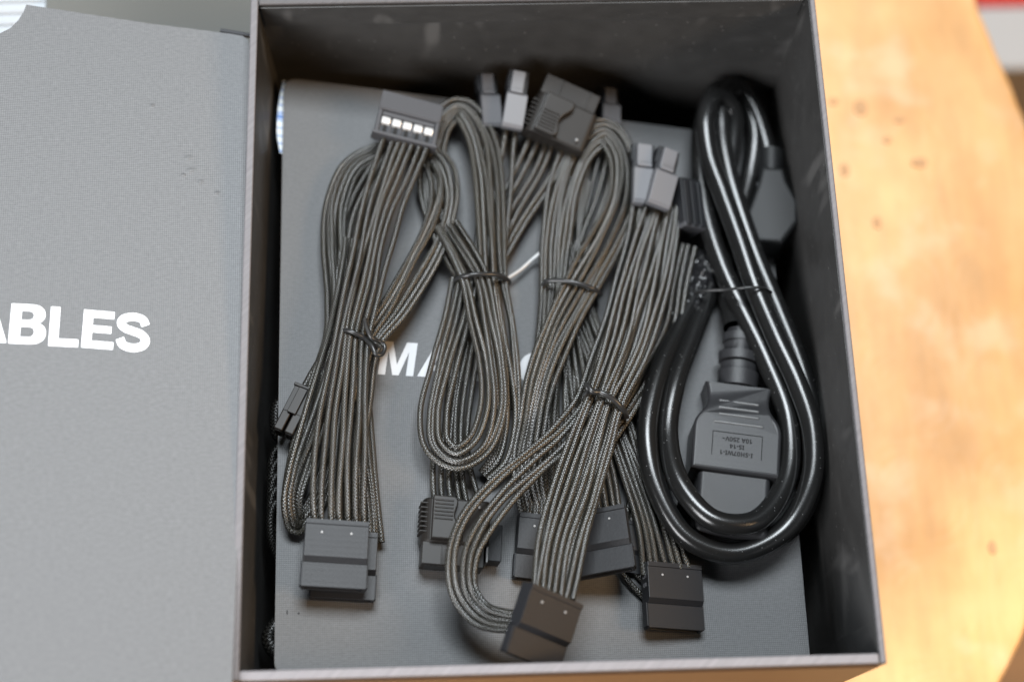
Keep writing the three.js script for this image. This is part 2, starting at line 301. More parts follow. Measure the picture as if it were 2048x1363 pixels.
// print one letter so that its box fills the frame given by three pixel corners on a plane with local axes
function letter(ch, toLocal, bl, br, tl, mat, parent, h = 0.00012) {
  const g = new THREE.ExtrudeGeometry(glyph(ch), { depth: 1, bevelEnabled: false, curveSegments: 10 });
  g.computeBoundingBox(); const b = g.boundingBox, p = g.attributes.position;
  const A = toLocal(...bl), B = toLocal(...br), C = toLocal(...tl);
  for (let i = 0; i < p.count; i++) {
    const u = (p.getX(i) - b.min.x) / (b.max.x - b.min.x), v = (p.getY(i) - b.min.y) / (b.max.y - b.min.y), w = p.getZ(i) > 0.5 ? h : 0.00002;
    p.setXYZ(i, A.x + (B.x - A.x) * u + (C.x - A.x) * v, w, A.z + (B.z - A.z) * u + (C.z - A.z) * v);
  }
  g.computeVertexNormals();
  return mesh('printed_letter', g, mat, parent);
}
{
  const t = thing('divider_panel', 'tilted grey cloth-paper panel inside the box lettered MA beneath the cables', 'cardboard panel');
  t.applyMatrix4(planeMatrix(PO, PX, PN, PZ)); t.updateMatrixWorld(true);
  const inv = t.matrixWorld.clone().invert(), L = (x, y) => P(x, y, 0).applyMatrix4(inv);
  const q = [L(567, 154), L(1604, 281), L(1622, 1330), L(548, 1352)].map((v) => new THREE.Vector2(v.x, v.z));
  const tr = q[1]; tr.x = Math.min(tr.x, 0.213);
  const g = uvFlat(sheetGeo(roundedQuad(q, [0.007, 0.004, 0.004, 0.006]), 0.0016), 0.05);
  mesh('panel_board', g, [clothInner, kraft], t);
  letter('M', L, [755, 748], [826, 752], [765, 682], foil, t);
  letter('A', L, [834, 752], [912, 758], [844, 686], foil, t);
  letter('I', L, [920, 760], [938, 761], [929, 695], foil, t);
  letter('N', L, [948, 761], [1016, 766], [957, 697], foil, t);
  letter('C', L, [1034, 768], [1104, 773], [1042, 701], foil, t);
  // tiny nicks
  for (const [x, y, a, b] of [[574, 1224, 1.2, 5], [597, 1226, 2, 2]]) { const v = L(x, y), k = 0.00019, n = mesh('nick', new THREE.SphereGeometry(1, 10, 6), slotBlack, t); n.scale.set(a * k, 0.00008, b * k); n.position.set(v.x, 0.00003, v.z); }
}
// flap: parallel to the divider, its right edge just under the box rim outside the left wall
const FO = level(489, 700, RIM - 0.005);
const F = (px, py, h = 0) => onPlane(px, py, FO, PN, h * 0.001);
{
  const t = thing('printed_flap', 'large grey cardboard flap left of the box printed ABLES in white', 'cardboard flap');
  t.applyMatrix4(planeMatrix(FO, PX, PN, PZ)); t.updateMatrixWorld(true);
  const inv = t.matrixWorld.clone().invert(), L = (x, y) => F(x, y, 0).applyMatrix4(inv);
  const px = [[52, 9], [180, 29], [300, 47], [420, 62], [470, 69], [485, 72], [494, 78], [499, 92], [499, 300], [489, 700], [474, 1100], [462, 1420], [-90, 1420], [-90, 400], [-60, 120], [-30, 85], [0, 66], [20, 56], [36, 40], [46, 24]];
  const g = uvFlat(sheetGeo(px.map(([x, y]) => { const v = L(x, y); return new THREE.Vector2(v.x, v.z); }), 0.0018), 0.05);
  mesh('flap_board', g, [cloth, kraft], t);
  const white = new THREE.MeshPhysicalMaterial({ color: col(0.86, 0.88, 0.9), roughness: 0.35 });
  letter('A', L, [-66, 682], [12, 685], [-60, 606], white, t);
  letter('B', L, [16, 686], [89, 689], [23, 607], white, t);
  letter('L', L, [96, 691], [155, 694], [102, 613], white, t);
  letter('E', L, [162, 694], [225, 699], [168, 619], white, t);
  letter('S', L, [231, 702], [299, 705], [232, 624], white, t);
  // low dents pushed up from behind, same cloth paper running over them
  for (const [x, y, a, b] of [[376, 316, 9, 6], [380, 341, 11, 6], [366, 350, 6, 4], [400, 364, 7, 5], [433, 386, 6, 4], [304, 211, 5, 4]]) {
    const v = L(x, y), k = 0.00018, n = 14, m = 28, pos = [], uv = [], idx = [];
    for (let q = 0; q <= n; q++) for (let w = 0; w <= m; w++) {
      const rad = q / n * 2.0, an = w / m * Math.PI * 2, lx = Math.cos(an) * rad * a * k * 1.4, lz = Math.sin(an) * rad * b * k * 1.4, X = v.x + lx * 0.86 + lz * 0.5, Z = v.z + lz * 0.86 - lx * 0.5;
      pos.push(X, 0.00001 + 0.0003 * (Math.exp(-2.2 * rad * rad) - Math.exp(-8.8)), Z); uv.push(X / 0.05, Z / 0.05);
    }
    for (let q = 0; q < n; q++) for (let w = 0; w < m; w++) { const c = q * (m + 1) + w, d = c + m + 1; idx.push(c, c + 1, d, c + 1, d + 1, d); }
    mesh('dent', bufGeo(pos, null, uv, idx), cloth, t);
  }
}
{ // dark strap end between the flap and the box at the top
  const t = thing('dark_strip', 'short dark strip behind the flap corner touching the box', 'strip');
  const a = F(440, 62, -3), b = F(503, 72, -3); const p = smooth([a, a.clone().lerp(b, 0.5), b]);
  mesh('strip_body', tube(p, 0.0011, 8), plasticMatte, t);
}
{ // white paper with blue print in the gap beside the divider
  const t = thing('white_slip', 'thin white paper slip with blue lines in the gap beside the panel', 'paper slip');
  const A = [P(566, 160, -2), P(560, 195, -2), P(556, 235, -2), P(555, 270, -2), P(559, 305, -2)], n = 24, pos = [], uv = [], idx = [];
  const c = new THREE.CatmullRomCurve3(A).getSpacedPoints(n);
  c.forEach((p, i) => { const e = 0.009 * Math.sin(Math.PI * (0.15 + 0.7 * i / n)); const bow = Math.sin(Math.PI * i / n);
    for (const [s, dy] of [[-1, 0], [1, -0.001]]) { const q = p.clone().addScaledVector(PX, s < 0 ? -0.0004 * bow : e).addScaledVector(PN, s < 0 ? 0 : -0.003); pos.push(q.x, q.y, q.z); uv.push(s < 0 ? 0 : 1, i / n); } });
  for (let i = 0; i < n; i++) idx.push(2 * i, 2 * i + 2, 2 * i + 1, 2 * i + 1, 2 * i + 2, 2 * i + 3);
  const m = dataTex(8, 128, (u, v) => (Math.sin(v * 60) > 0.86 || Math.abs(v - 0.5) < 0.03) ? [0.45, 0.6, 0.85] : [0.95, 0.97, 0.98], true);
  mesh('slip_sheet', bufGeo(pos, null, uv, idx), new THREE.MeshStandardMaterial({ map: m, roughness: 0.6, side: THREE.DoubleSide }), t);
}

// ------------------------------------------------------------------ wires in ribbons
const WD = 0.00232, WR = WD / 2;
// pts: [px, py, height mm, width px between outer wires]; n wires in layers
function run(parent, pts, n, o = {}) {
  const { layers = 1, wob = 1, r = WR, twist = 0 } = o, lanes = Math.ceil(n / layers);
  const ctr = pts.map(([x, y, h]) => P(x, y, h)), wd = pts.map(([, , , w], i) => w / FPX * depthOf(ctr[i]));
  const c = new THREE.CatmullRomCurve3(ctr, false, 'centripetal'), len = c.getLength(), N = Math.ceil(len / 0.0014);
  const wc = new THREE.CatmullRomCurve3(wd.map((w, i) => V(w, 0, i)), false, 'centripetal');
  const P0 = [], T0 = [], W0 = [];
  for (let i = 0; i <= N; i++) { const u = i / N, t = c.getUtoTmapping(u); P0.push(c.getPoint(t)); T0.push(c.getTangent(t)); W0.push(wc.getPoint(t).x); }
  const sd = rnd() * 100;
  for (let k = 0; k < n; k++) {
    const lay = Math.floor(k / lanes), cnt = Math.min(lanes, n - lay * lanes), j = k % lanes;
    const lane = cnt > 1 ? (j / (cnt - 1) - 0.5) * 2 * (lay % 2 && lanes > 1 ? 1 - 0.9 / lanes : 1) : 0, f = sd + k * 3.7;
    const q = [];
    for (let i = 0; i <= N; i++) {
      const s = i / N * len / 0.03, side = T0[i].clone().cross(PN).normalize();
      const up = side.clone().cross(T0[i]).normalize();
      let a = lane * W0[i] / 2 + wob * WD * 0.7 * noise.noise(f, s * 0.8, 1.5), b = -lay * WD * 0.86 + wob * WD * 0.5 * noise.noise(f, s * 0.8, 9.5);
      if (twist) { const th = twist * i / N, cs = Math.cos(th), sn = Math.sin(th); [a, b] = [a * cs - b * sn, a * sn * 0.35 + b * cs]; }
      const p = P0[i].clone().addScaledVector(side, a).addScaledVector(up, b);
      const h = p.clone().sub(PO).dot(PN); if (h < r) p.addScaledVector(PN, r - h);
      q.push(p);
    }
    mesh('wire', tube(q, r, 10, 0.0078), sleeves[Math.floor(rnd() * 3)], parent);
  }
}
// place a part built in local axes (x across, y up, z towards its mouth)
function place(g, a, b, roll = 0, pitch = 0) {
  const A = P(...a), B = P(...b), z = B.clone().sub(A).normalize(), y = PN.clone().addScaledVector(z, -PN.dot(z)).normalize(), x = y.clone().cross(z);
  g.applyMatrix4(planeMatrix(A, x, y, z)); g.rotateZ(roll); g.rotateX(pitch); return g;
}
function bevelExtrude(pts, depth, bev = 0.00025) {
  const s = new THREE.Shape(pts.map(([a, b]) => new THREE.Vector2(a, b)));
  const g = new THREE.ExtrudeGeometry(s, { depth: depth - 2 * bev, bevelEnabled: true, bevelThickness: bev, bevelSize: bev, bevelOffset: -bev, bevelSegments: 2, curveSegments: 8 });
  g.translate(0, 0, bev); return g;
}
const rbox = (w, h, d, x, y, z, r = 0.0003) => { const g = new RoundedBoxGeometry(w, h, d, 2, r); g.translate(x, y, z); return g; };
// canvas lettering for a small moulded mark
function markTex(lines, w, h, size, bg, fg, flip) {
  const c = document.createElement('canvas'); c.width = w; c.height = h; const x = c.getContext('2d');
  x.fillStyle = bg; x.fillRect(0, 0, w, h); x.fillStyle = fg; x.textAlign = 'center'; x.textBaseline = 'middle'; x.font = 'bold ' + size + 'px sans-serif';
  if (flip) { x.translate(w, h); x.rotate(Math.PI); }
  lines.forEach((l, i) => x.fillText(l, w / 2, h * (i + 0.5) / lines.length));
  const t = new THREE.CanvasTexture(c); t.colorSpace = THREE.SRGBColorSpace; return t;
}
// power plug with the stepped lid seen from above
function sataPlug(parent, a, b, roll = 0, pitch = 0, mark = false) {
  const W = 0.0232, T = 0.0072, g = new THREE.Group(); g.name = nm('connector'); parent.add(g); place(g, a, b, roll, pitch);
  // side profile (z, y) swept across the width
  const prof = [[0, 0.0004], [0, T], [0.0017, T], [0.0019, T - 0.0004], [0.0138, T - 0.0005], [0.0156, T - 0.0021], [0.0156, 0.0006]];
  const body = bevelExtrude(prof, W, 0.00022); body.rotateY(-Math.PI / 2); body.translate(W / 2, 0, 0);
  mesh('housing', body, plastic, g);
  const h = T - 0.0022, fr = new THREE.Shape([[-W / 2, 0.0004], [W / 2, 0.0004], [W / 2, h], [-W / 2, h]].map(([x, y]) => new THREE.Vector2(x, y)));
  fr.holes.push(new THREE.Path([[-W / 2 + 0.0012, 0.0014], [W / 2 - 0.0012, 0.0014], [W / 2 - 0.0012, h - 0.001], [-W / 2 + 0.0012, h - 0.001]].map(([x, y]) => new THREE.Vector2(x, y))));
  const mouth = new THREE.ExtrudeGeometry(fr, { depth: 0.0088, bevelEnabled: true, bevelThickness: 0.0002, bevelSize: 0.0002, bevelOffset: -0.0002, bevelSegments: 2 }); mouth.translate(0, 0, 0.0158);
  mesh('mouth', mouth, plastic, g);
  mesh('tongue', rbox(W - 0.005, 0.0009, 0.0075, 0, 0.0028, 0.0195), slotBlack, g);
  for (const s of [-1, 1]) { mesh('side_rail', rbox(0.0007, T - 0.0035, 0.009, s * (W / 2 + 0.0002), T / 2 - 0.0008, 0.0198, 0.0002), plastic, g); }
  for (const x of [-0.0055, 0.0052]) { const d = new THREE.CylinderGeometry(0.00042, 0.00046, 0.0003, 14); d.translate(x, T - 0.00035, 0.0048); mesh('moulding_dot', d, dotMat, g); }
  if (mark) {
    const m = new THREE.Mesh(new THREE.PlaneGeometry(0.0054, 0.0068), new THREE.MeshStandardMaterial({ map: markTex(['LST', 'UR'], 128, 160, 52, '#1d1d1f', '#77777a', false), roughness: 0.45 }));
    m.name = nm('moulded_mark'); m.geometry.rotateZ(Math.PI / 2); m.geometry.rotateY(-Math.PI / 2); m.position.set(-W / 2 - 0.00006, T / 2 + 0.0002, 0.0068); m.castShadow = m.receiveShadow = true; g.add(m);
  }
  return g;
}
// the same plug turned over: open side with its blade contacts
function openPlug(parent, a, b, roll = 0) {
  const W = 0.0235, g = new THREE.Group(); g.name = nm('connector'); parent.add(g); place(g, a, b, roll); g.scale.set(1.1, 1, 0.92);
  mesh('housing', rbox(W - 0.001, 0.0042, 0.0215, 0, 0.0021, 0.0108), plasticMatte, g);
  const cap = bevelExtrude([[0.0125, 0.0042], [0.0125, 0.0066], [0.0133, 0.0072], [0.0222, 0.0064], [0.0222, 0.0042]], W, 0.0002); cap.rotateY(-Math.PI / 2); cap.translate(W / 2, 0, 0);
  mesh('cover_plate', cap, plasticMatte, g);
  mesh('flange', rbox(W + 0.0012, 0.0058, 0.0016, 0, 0.0034, 0.0008), plasticMatte, g);
  mesh('side_cheek', rbox(0.0014, 0.0058, 0.0115, -W / 2 + 0.0008, 0.0034, 0.0069), plasticMatte, g);
  mesh('side_cheek', rbox(0.0014, 0.0058, 0.0115, W / 2 - 0.0008, 0.0034, 0.0069), plasticMatte, g);
  mesh('contact_bar', rbox(W - 0.0034, 0.0012, 0.0022, 0, 0.0051, 0.0112), plasticMatte, g);
  for (let i = 0; i < 5; i++) {
    const x = (i - 2) * 0.0041, k = bevelExtrude([[0.0058, 0.0043], [0.0062, 0.0056], [0.0078, 0.0064], [0.0094, 0.0058], [0.0094, 0.0043]], 0.0032, 0.0002); k.rotateY(-Math.PI / 2); k.translate(x + 0.0016, 0, 0);
    mesh('contact', k, pinMetal, g);
    mesh('contact_slot', rbox(0.0013, 0.0012, 0.0035, x, 0.0047, 0.0038, 0.0002), slotBlack, g);
    if (i < 4) mesh('contact_rib', rbox(0.0008, 0.0014, 0.0044, x + 0.00205, 0.0048, 0.0038, 0.0002), plasticMatte, g);
  }
  return g;
}
// chunky drive connector with ribbed finger grip and wave-shaped lid
function wavePlug(parent, a, b, roll = 0, sc = 1, flip = false) {
  const g = new THREE.Group(); g.name = nm('connector'); parent.add(g); place(g, a, b, roll); g.scale.set(flip ? -sc : sc, sc, sc);
  const W = 0.0225;
  // rounded grip body: profile across (x,y) swept along z
  const s = new THREE.Shape(); s.moveTo(-W / 2, 0); s.lineTo(W / 2, 0); s.lineTo(W / 2, 0.0075); s.quadraticCurveTo(W / 2, 0.0095, W / 2 - 0.002, 0.0095); s.lineTo(-W / 2 + 0.005, 0.0095); s.quadraticCurveTo(-W / 2, 0.0095, -W / 2, 0.004); s.closePath();
  const body = new THREE.ExtrudeGeometry(s, { depth: 0.0135, bevelEnabled: true, bevelThickness: 0.0009, bevelSize: 0.0009, bevelOffset: -0.0009, bevelSegments: 3, curveSegments: 8 }); body.translate(0, 0, 0.0009);
  mesh('housing', body, plasticBrown, g);
  // wave lid: plan outline (x, z)
  const w = new THREE.Shape(); w.moveTo(-W / 2 + 0.0035, 0.0006); w.lineTo(-0.0015, 0.0006); w.bezierCurveTo(0.001, 0.0015, -0.0022, 0.005, -0.0012, 0.0075); w.bezierCurveTo(-0.0004, 0.0105, 0.0022, 0.011, 0.0016, 0.0142); w.lineTo(-W / 2 + 0.0035, 0.0142); w.closePath();
  const lid = new THREE.ExtrudeGeometry(w, { depth: 0.0019, bevelEnabled: true, bevelThickness: 0.0005, bevelSize: 0.0005, bevelSegments: 3, curveSegments: 10 }); lid.rotateX(Math.PI / 2); lid.translate(0, 0.0115, 0);
  mesh('wave_lid', lid, plasticBrown, g);
  for (let i = 0; i < 6; i++) mesh('grip_bar', rbox(0.0062, 0.0008, 0.0005, -W / 2 + 0.0066, 0.012, 0.0018 + i * 0.00125, 0.0002), plasticBrown, g);
  for (let i = 0; i < 7; i++) mesh('grip_rib', rbox(0.0045, 0.0075, 0.0006, -W / 2 + 0.0015, 0.0047, 0.002 + i * 0.0016, 0.00025), plasticBrown, g);
  mesh('neck', rbox(W - 0.002, 0.0082, 0.0075, -0.0004, 0.0042, 0.0187), plasticBrown, g);
  for (const [x, d] of [[-0.0042, 0.0004], [0.0062, 0.0005]]) mesh('neck_rib', rbox(d, 0.0086, 0.0074, x, 0.0043, 0.0187, 0.0001), plasticBrown, g);
  mesh('mouth_recess', rbox(W - 0.005, 0.0055, 0.0006, -0.0004, 0.0042, 0.0223, 0.0001), slotBlack, g);
  if (!flip) mesh('side_tab', rbox(0.0052, 0.0068, 0.0125, W / 2 + 0.0019, 0.0036, 0.0132), plastic, g);
  if (!flip) mesh('tab_edge', rbox(0.0006, 0.0072, 0.006, W / 2 - 0.0004, 0.0041, 0.0172, 0.0001), dotMat, g);
  for (const [x, z] of [[-0.0012, 0.0018], [0.0072, 0.0028]]) { const d = new THREE.SphereGeometry(0.0005, 10, 8); d.translate(x, 0.0108, z); mesh('moulding_dot', d, dotMat, g); }
  return g;
}
// latching two-row connector standing on edge: stepped latch on its narrow top, deep body below
function latchPlug(parent, a, b, roll = 0, depth = 0.014, w = 0.0078, mat = plasticMatte) {
  const g = new THREE.Group(); g.name = nm('connector'); parent.add(g); place(g, a, b, roll);
  mesh('latch', bevelExtrudeX([[0, -0.001], [0, 0.0016], [0.0012, 0.0022], [0.0118, 0.0022], [0.0128, 0.0012], [0.0128, -0.001]], w), mat, g);
  mesh('latch_tip', rbox(w * 0.62, 0.0022, 0.0082, w * 0.06, 0.0004, 0.0168), mat, g);
  mesh('latch_hinge', rbox(w * 0.6, 0.0016, 0.0012, w * 0.06, 0.0016, 0.0132, 0.0003), mat, g);
  mesh('housing', rbox(w * 0.94, depth, 0.0185, 0, -0.0012 - depth / 2, 0.0102), plastic, g);
  for (let i = 0; i < 3; i++) mesh('pin_tower', rbox(w * 0.98, depth / 3.6, 0.006, 0.0003, -0.0012 - depth * (i + 0.5) / 3, 0.0192), plastic, g);
  return g;
}
function bevelExtrudeX(prof, w) { const g = bevelExtrude(prof, w, 0.0002); g.rotateY(-Math.PI / 2); g.translate(w / 2, 0, 0); return g; }
// wire twist tie: closed loop round a bundle, optional tails
function twistTie(label, loop, tails = [], r = 0.0009, mat = tieMat) {
  const t = thing('twist_tie', label, 'cable tie', 'twist ties round the cable bundles');
  const c = new THREE.CatmullRomCurve3(loop.map((p) => P(...p)), true, 'centripetal'), pts = c.getSpacedPoints(90);
  mesh('loop', tube(pts, r, 10, 0.01, false), mat, t);
  for (const { pts: q, mat: m = mat, r: tr = r } of tails) mesh('tail', tube(smooth(q.map((p) => P(...p)), 0.0008), tr, 10), m, t);
  return t;
}

// ------------------------------------------------------------------ cable A, leftmost bundle
{
  const t = thing('sleeved_cable', 'leftmost black sleeved cable bundle with open plug showing bright contacts on top', 'cable', 'black sleeved cables in the box');
  run(t, [[0,0,0,0], [668, 900, 1.4, 30], [628, 1010, 1.4, 36], [596, 1046, 3, 34], [584, 1004, 6.5, 30], [604, 910, 9, 44], [640, 790, 11, 50], [672, 680, 10, 38], [674, 600, 8, 40], [668, 490, 7, 46], [674, 400, 6, 46], [702, 332, 5, 40], [760, 300, 3.5, 34], [830, 298, 4, 34], [876, 328, 7, 44], [890, 380, 9, 46], [876, 450, 10, 50], [838, 530, 11, 56], [788, 620, 12, 54], [738, 690, 12, 42], [714, 790, 11, 46], [702, 900, 10, 52], [700, 1000, 9, 60], [700, 1075, 7, 60]].slice(1), 6);
  run(t, [[775, 310, 5, 30], [740, 370, 5, 40], [712, 450, 6, 44], [700, 560, 7, 40], [700, 680, 7, 38], [712, 770, 7, 42], [728, 880, 7, 38], [744, 990, 6, 26], [752, 1085, 5, 30]], 4);
  run(t, [[600, 806, 9, 22], [630, 756, 10, 22], [668, 690, 12, 22], [684, 610, 10, 22], [690, 520, 6, 22]], 2);
  run(t, [[0,0,0,0], [650, 960, 1.4, 20], [610, 1040, 1.6, 22], [590, 1056, 5, 22], [578, 1010, 8.5, 22], [590, 940, 10, 24], [626, 830, 13, 30], [664, 700, 14, 30], [690, 590, 12, 30], [706, 480, 11, 30]].slice(1), 3);
  run(t, [[812, 285, 14, 78], [794, 330, 15, 74], [768, 400, 15, 72], [746, 480, 16, 72], [726, 570, 17, 70], [704, 668, 18, 62], [692, 760, 18, 74], [682, 860, 17, 92], [677, 960, 15, 100], [678, 1062, 12, 96]], 7);
  openPlug(t, [804, 294, 11], [826, 190, 11], 0.06);
  sataPlug(t, [693, 1072, 2], [684, 1200, 2], 0.05);
  sataPlug(t, [673, 1052, 9], [664, 1192, 10.5], 0.0);
  // small square plug at the left
  const g = new THREE.Group(); g.name = nm('connector'); t.add(g); place(g, [614, 786, 5.5], [566, 880, 5.5], 0.15);
  mesh('housing', rbox(0.0078, 0.0066, 0.0125, 0, 0.0033, 0.006), plasticBrown, g);
  mesh('collar', rbox(0.0088, 0.0076, 0.0012, 0, 0.0035, 0.0006), plasticBrown, g);
  for (const x of [-0.0021, 0.0023]) for (const y of [0.0016, 0.0052]) { const q = mesh('pin_tower', rbox(0.0036, 0.0033, 0.0085, x, y, 0.0158, 0.0006), plasticBrown, g); const s = mesh('socket_hole', rbox(0.0022, 0.002, 0.0004, 0, 0, 0.0201, 0.0001), slotBlack, q); s.position.set(x, y, 0); }
  mesh('latch', rbox(0.0035, 0.001, 0.011, 0, 0.0075, 0.007), plasticBrown, g);
}
// ------------------------------------------------------------------ cable B
{
  const t = thing('sleeved_cable', 'black sleeved cable bundle second from left ending in a ribbed wave-lid connector', 'cable', 'black sleeved cables in the box');
  run(t, [[915, 1025, 7, 90], [905, 960, 6, 84], [905, 860, 5, 64], [922, 720, 5, 58], [950, 600, 5, 52], [985, 520, 6, 52], [1025, 430, 7, 66], [1075, 340, 9, 84], [1100, 280, 10, 84]], 6);
  run(t, [[985, 560, 9, 32], [998, 440, 9, 34], [1010, 340, 11, 30], [1022, 250, 13, 22]], 2);
  run(t, [[965, 560, 6, 32], [972, 400, 6, 30], [978, 300, 7, 24], [980, 240, 8, 20]], 2);
  run(t, [[1000, 900, 4, 30], [1006, 820, 5, 40], [992, 700, 7, 44], [962, 590, 9, 50], [920, 515, 8, 56], [884, 455, 7, 50], [862, 385, 5, 46], [866, 300, 6, 40], [886, 240, 9, 40], [922, 218, 11, 44], [955, 260, 12, 48], [975, 340, 12, 50], [983, 450, 12, 52], [988, 560, 12, 48], [1004, 660, 11, 50], [1018, 760, 10, 46], [1020, 850, 9, 44], [1004, 920, 7, 44], [972, 955, 4, 34]].slice(1), 6);
  run(t, [[930, 560, 12, 46], [912, 640, 11, 44], [886, 740, 10, 46], [868, 830, 11, 50], [874, 890, 12, 46], [912, 917, 13, 42], [958, 892, 14, 46], [986, 820, 15, 50], [984, 720, 15, 50], [966, 630, 16, 50], [950, 560, 16, 50], [920, 500, 14, 48], [890, 450, 10, 44]], 5);
  wavePlug(t, [908, 1012, 2], [900, 1150, 2], 0.0, 1.14);
  wavePlug(t, [1096, 296, 8], [1142, 182, 13], 0.1, 1.2, true);
  latchPlug(t, [1023, 258, 17], [1038, 165, 21], 0.0, 0.01, 0.0078, greyTop).scale.set(1.12, 1.2, 1.22);
  latchPlug(t, [984, 256, 11], [976, 150, 14], 0.0, 0.008).scale.set(1.05, 1.2, 1.16);
}
// ------------------------------------------------------------------ cable C
{
  const t = thing('sleeved_cable', 'black sleeved cable bundle with tall top loop partly under the tied bundle', 'cable', 'black sleeved cables in the box');
  run(t, [[1332, 1142, 8, 92], [1310, 1050, 9, 72], [1270, 940, 8, 52], [1236, 840, 5, 48], [1200, 720, 5, 50], [1160, 610, 5, 50], [1140, 520, 4, 50], [1140, 440, 4, 44], [1160, 360, 5, 40]], 7);
  run(t, [[1216, 1040, 6, 56], [1200, 950, 5, 56], [1170, 850, 4, 60], [1150, 720, 4, 56], [1140, 600, 4, 54], [1160, 500, 4, 54], [1192, 400, 4, 60], [1215, 300, 6, 50]], 5);
  run(t, [[1085, 1040, 6, 60], [1086, 950, 5, 56], [1082, 850, 5, 50], [1096, 700, 6, 48], [1106, 580, 8, 46], [1112, 480, 9, 50], [1132, 370, 10, 54], [1168, 290, 11, 54], [1212, 264, 12, 50], [1246, 310, 13, 50], [1248, 390, 13, 56], [1214, 480, 14, 60], [1168, 565, 14, 64], [1118, 660, 13, 60], [1080, 760, 12, 52], [1062, 850, 10, 46], [1052, 930, 8, 50], [1070, 1040, 5, 50]], 7);
  run(t, [[1120, 1030, 4, 50], [1130, 930, 4, 50], [1122, 830, 4, 50], [1130, 720, 3, 40]], 4);
  run(t, [[1258, 1070, 4, 18], [1270, 980, 3, 20], [1250, 880, 3, 30], [1222, 800, 3, 30]], 3);
  run(t, [[1350, 1140, 5, 60], [1330, 1050, 6, 44], [1300, 950, 3, 30], [1262, 850, 3, 30], [1230, 760, 3, 30]], 3);
  run(t, [[1310, 1200, 2, 20], [1262, 1150, 2, 20], [1236, 1095, 2, 20]], 2);
  latchPlug(t, [1222, 262, 8], [1222, 190, 8], 0.0, 0.006);
  sataPlug(t, [1092, 1040, 0.5], [1084, 1172, 0.5], 0.0);
  sataPlug(t, [1196, 1032, 9], [1212, 1152, 13], 0.42);
  sataPlug(t, [1262, 1050, 0.2], [1252, 1150, 0.2], -0.1).scale.setScalar(0.8);
  sataPlug(t, [1333, 1136, 2.5], [1342, 1258, 3.5], -0.2, 0, true);
}
// ------------------------------------------------------------------ cable D, on top
{
  const t = thing('sleeved_cable', 'thick black sleeved cable bundle lying on top slanting to the raised front plug', 'cable', 'black sleeved cables in the box');
  run(t, [[1376, 490, 9, 22], [1362, 560, 9, 22], [1344, 660, 9, 24], [1306, 740, 9, 26], [1262, 810, 12, 24], [1200, 900, 14, 24]], 3);
  run(t, [[1050, 1240, 27, 36], [1010, 1240, 24, 42], [962, 1226, 21, 48], [928, 1180, 22, 52], [926, 1110, 23, 62], [950, 1050, 24, 70], [1000, 985, 24, 64], [1064, 925, 23, 60], [1130, 866, 22, 54], [1180, 800, 20, 46], [1214, 700, 18, 50], [1250, 600, 16, 60], [1280, 500, 15, 60], [1290, 410, 14, 50]], 5);
  run(t, [[1330, 405, 17, 64], [1312, 480, 17, 84], [1288, 580, 19, 96], [1254, 690, 21, 92], [1212, 795, 23, 74], [1184, 880, 24, 86], [1152, 980, 27, 92], [1122, 1080, 31, 90], [1104, 1190, 34, 80]], 16, { layers: 2 });
  run(t, [[1290, 415, 13, 50], [1272, 520, 12, 56], [1245, 640, 12, 56], [1208, 770, 14, 56], [1176, 880, 15, 60]], 4);
  latchPlug(t, [1288, 410, 17], [1291, 305, 19], 0.0, 0.012, 0.0078, greyTop).scale.setScalar(1.3);
  latchPlug(t, [1314, 414, 22], [1340, 315, 25], 0.15, 0.018, 0.0078, greyTop).scale.setScalar(1.25);
  const g = new THREE.Group(); g.name = nm('connector'); t.add(g); place(g, [1362, 470, 10], [1352, 370, 12], 0.4);
  mesh('housing', rbox(0.011, 0.011, 0.022, 0, 0.004, 0.011, 0.0006), plastic, g);
  for (let i = 0; i < 3; i++) mesh('pin_tower', rbox(0.0028, 0.0018, 0.02, -0.0036 + i * 0.0036, 0.0098, 0.0105, 0.0004), plastic, g);
  mesh('collar', rbox(0.0115, 0.0118, 0.002, 0, 0.004, 0.001, 0.0004), plasticMatte, g);
  sataPlug(t, [1094, 1184, 33], [1058, 1296, 30], -0.5).scale.setScalar(1.02);
}
// ------------------------------------------------------------------ ties
twistTie('black twist tie with a curled tail round the leftmost bundle', [[662, 668, 8], [672, 660, 15], [700, 662, 20.5], [730, 676, 19], [752, 692, 14], [764, 690, 6], [720, 676, 1.4], [676, 670, 1.4]],
  [{ pts: [[730, 676, 19], [744, 692, 21], [752, 708, 21], [764, 708, 20], [769, 692, 19.5], [758, 682, 20], [744, 676, 22], [734, 656, 23], [729, 636, 24]], r: 0.00085 }]);
twistTie('shiny black twist tie with a pale straight tail round the second bundle', [[908, 566, 8], [914, 557, 14], [936, 550, 18.5], [966, 548, 19], [996, 550, 17], [1014, 558, 13], [1018, 566, 8], [990, 566, 1.4], [935, 568, 1.4]],
  [{ pts: [[1016, 556, 6], [1040, 540, 5], [1064, 519, 5], [1084, 502, 6]], r: 0.0007, mat: new THREE.MeshStandardMaterial({ color: col(0.5, 0.5, 0.5), roughness: 0.35 }) }]);
twistTie('shiny black twist tie round the looped bundle right of centre', [[1086, 570, 8], [1094, 562, 13], [1122, 561, 16], [1156, 566, 17.5], [1186, 577, 16.5], [1202, 588, 11], [1190, 588, 2], [1130, 576, 1.4], [1095, 572, 1.4]]);
twistTie('thick black twist tie knotted round the slanting top bundle', [[1174, 792, 18], [1180, 784, 24], [1200, 784, 27.5], [1224, 796, 27.5], [1244, 816, 25], [1252, 834, 17], [1230, 826, 12], [1190, 804, 12]],
  [{ pts: [[1200, 784, 27.5], [1184, 782, 28.5], [1178, 773, 28], [1172, 768, 26], [1176, 780, 25], [1168, 792, 24]], r: 0.001 }], 0.00105);

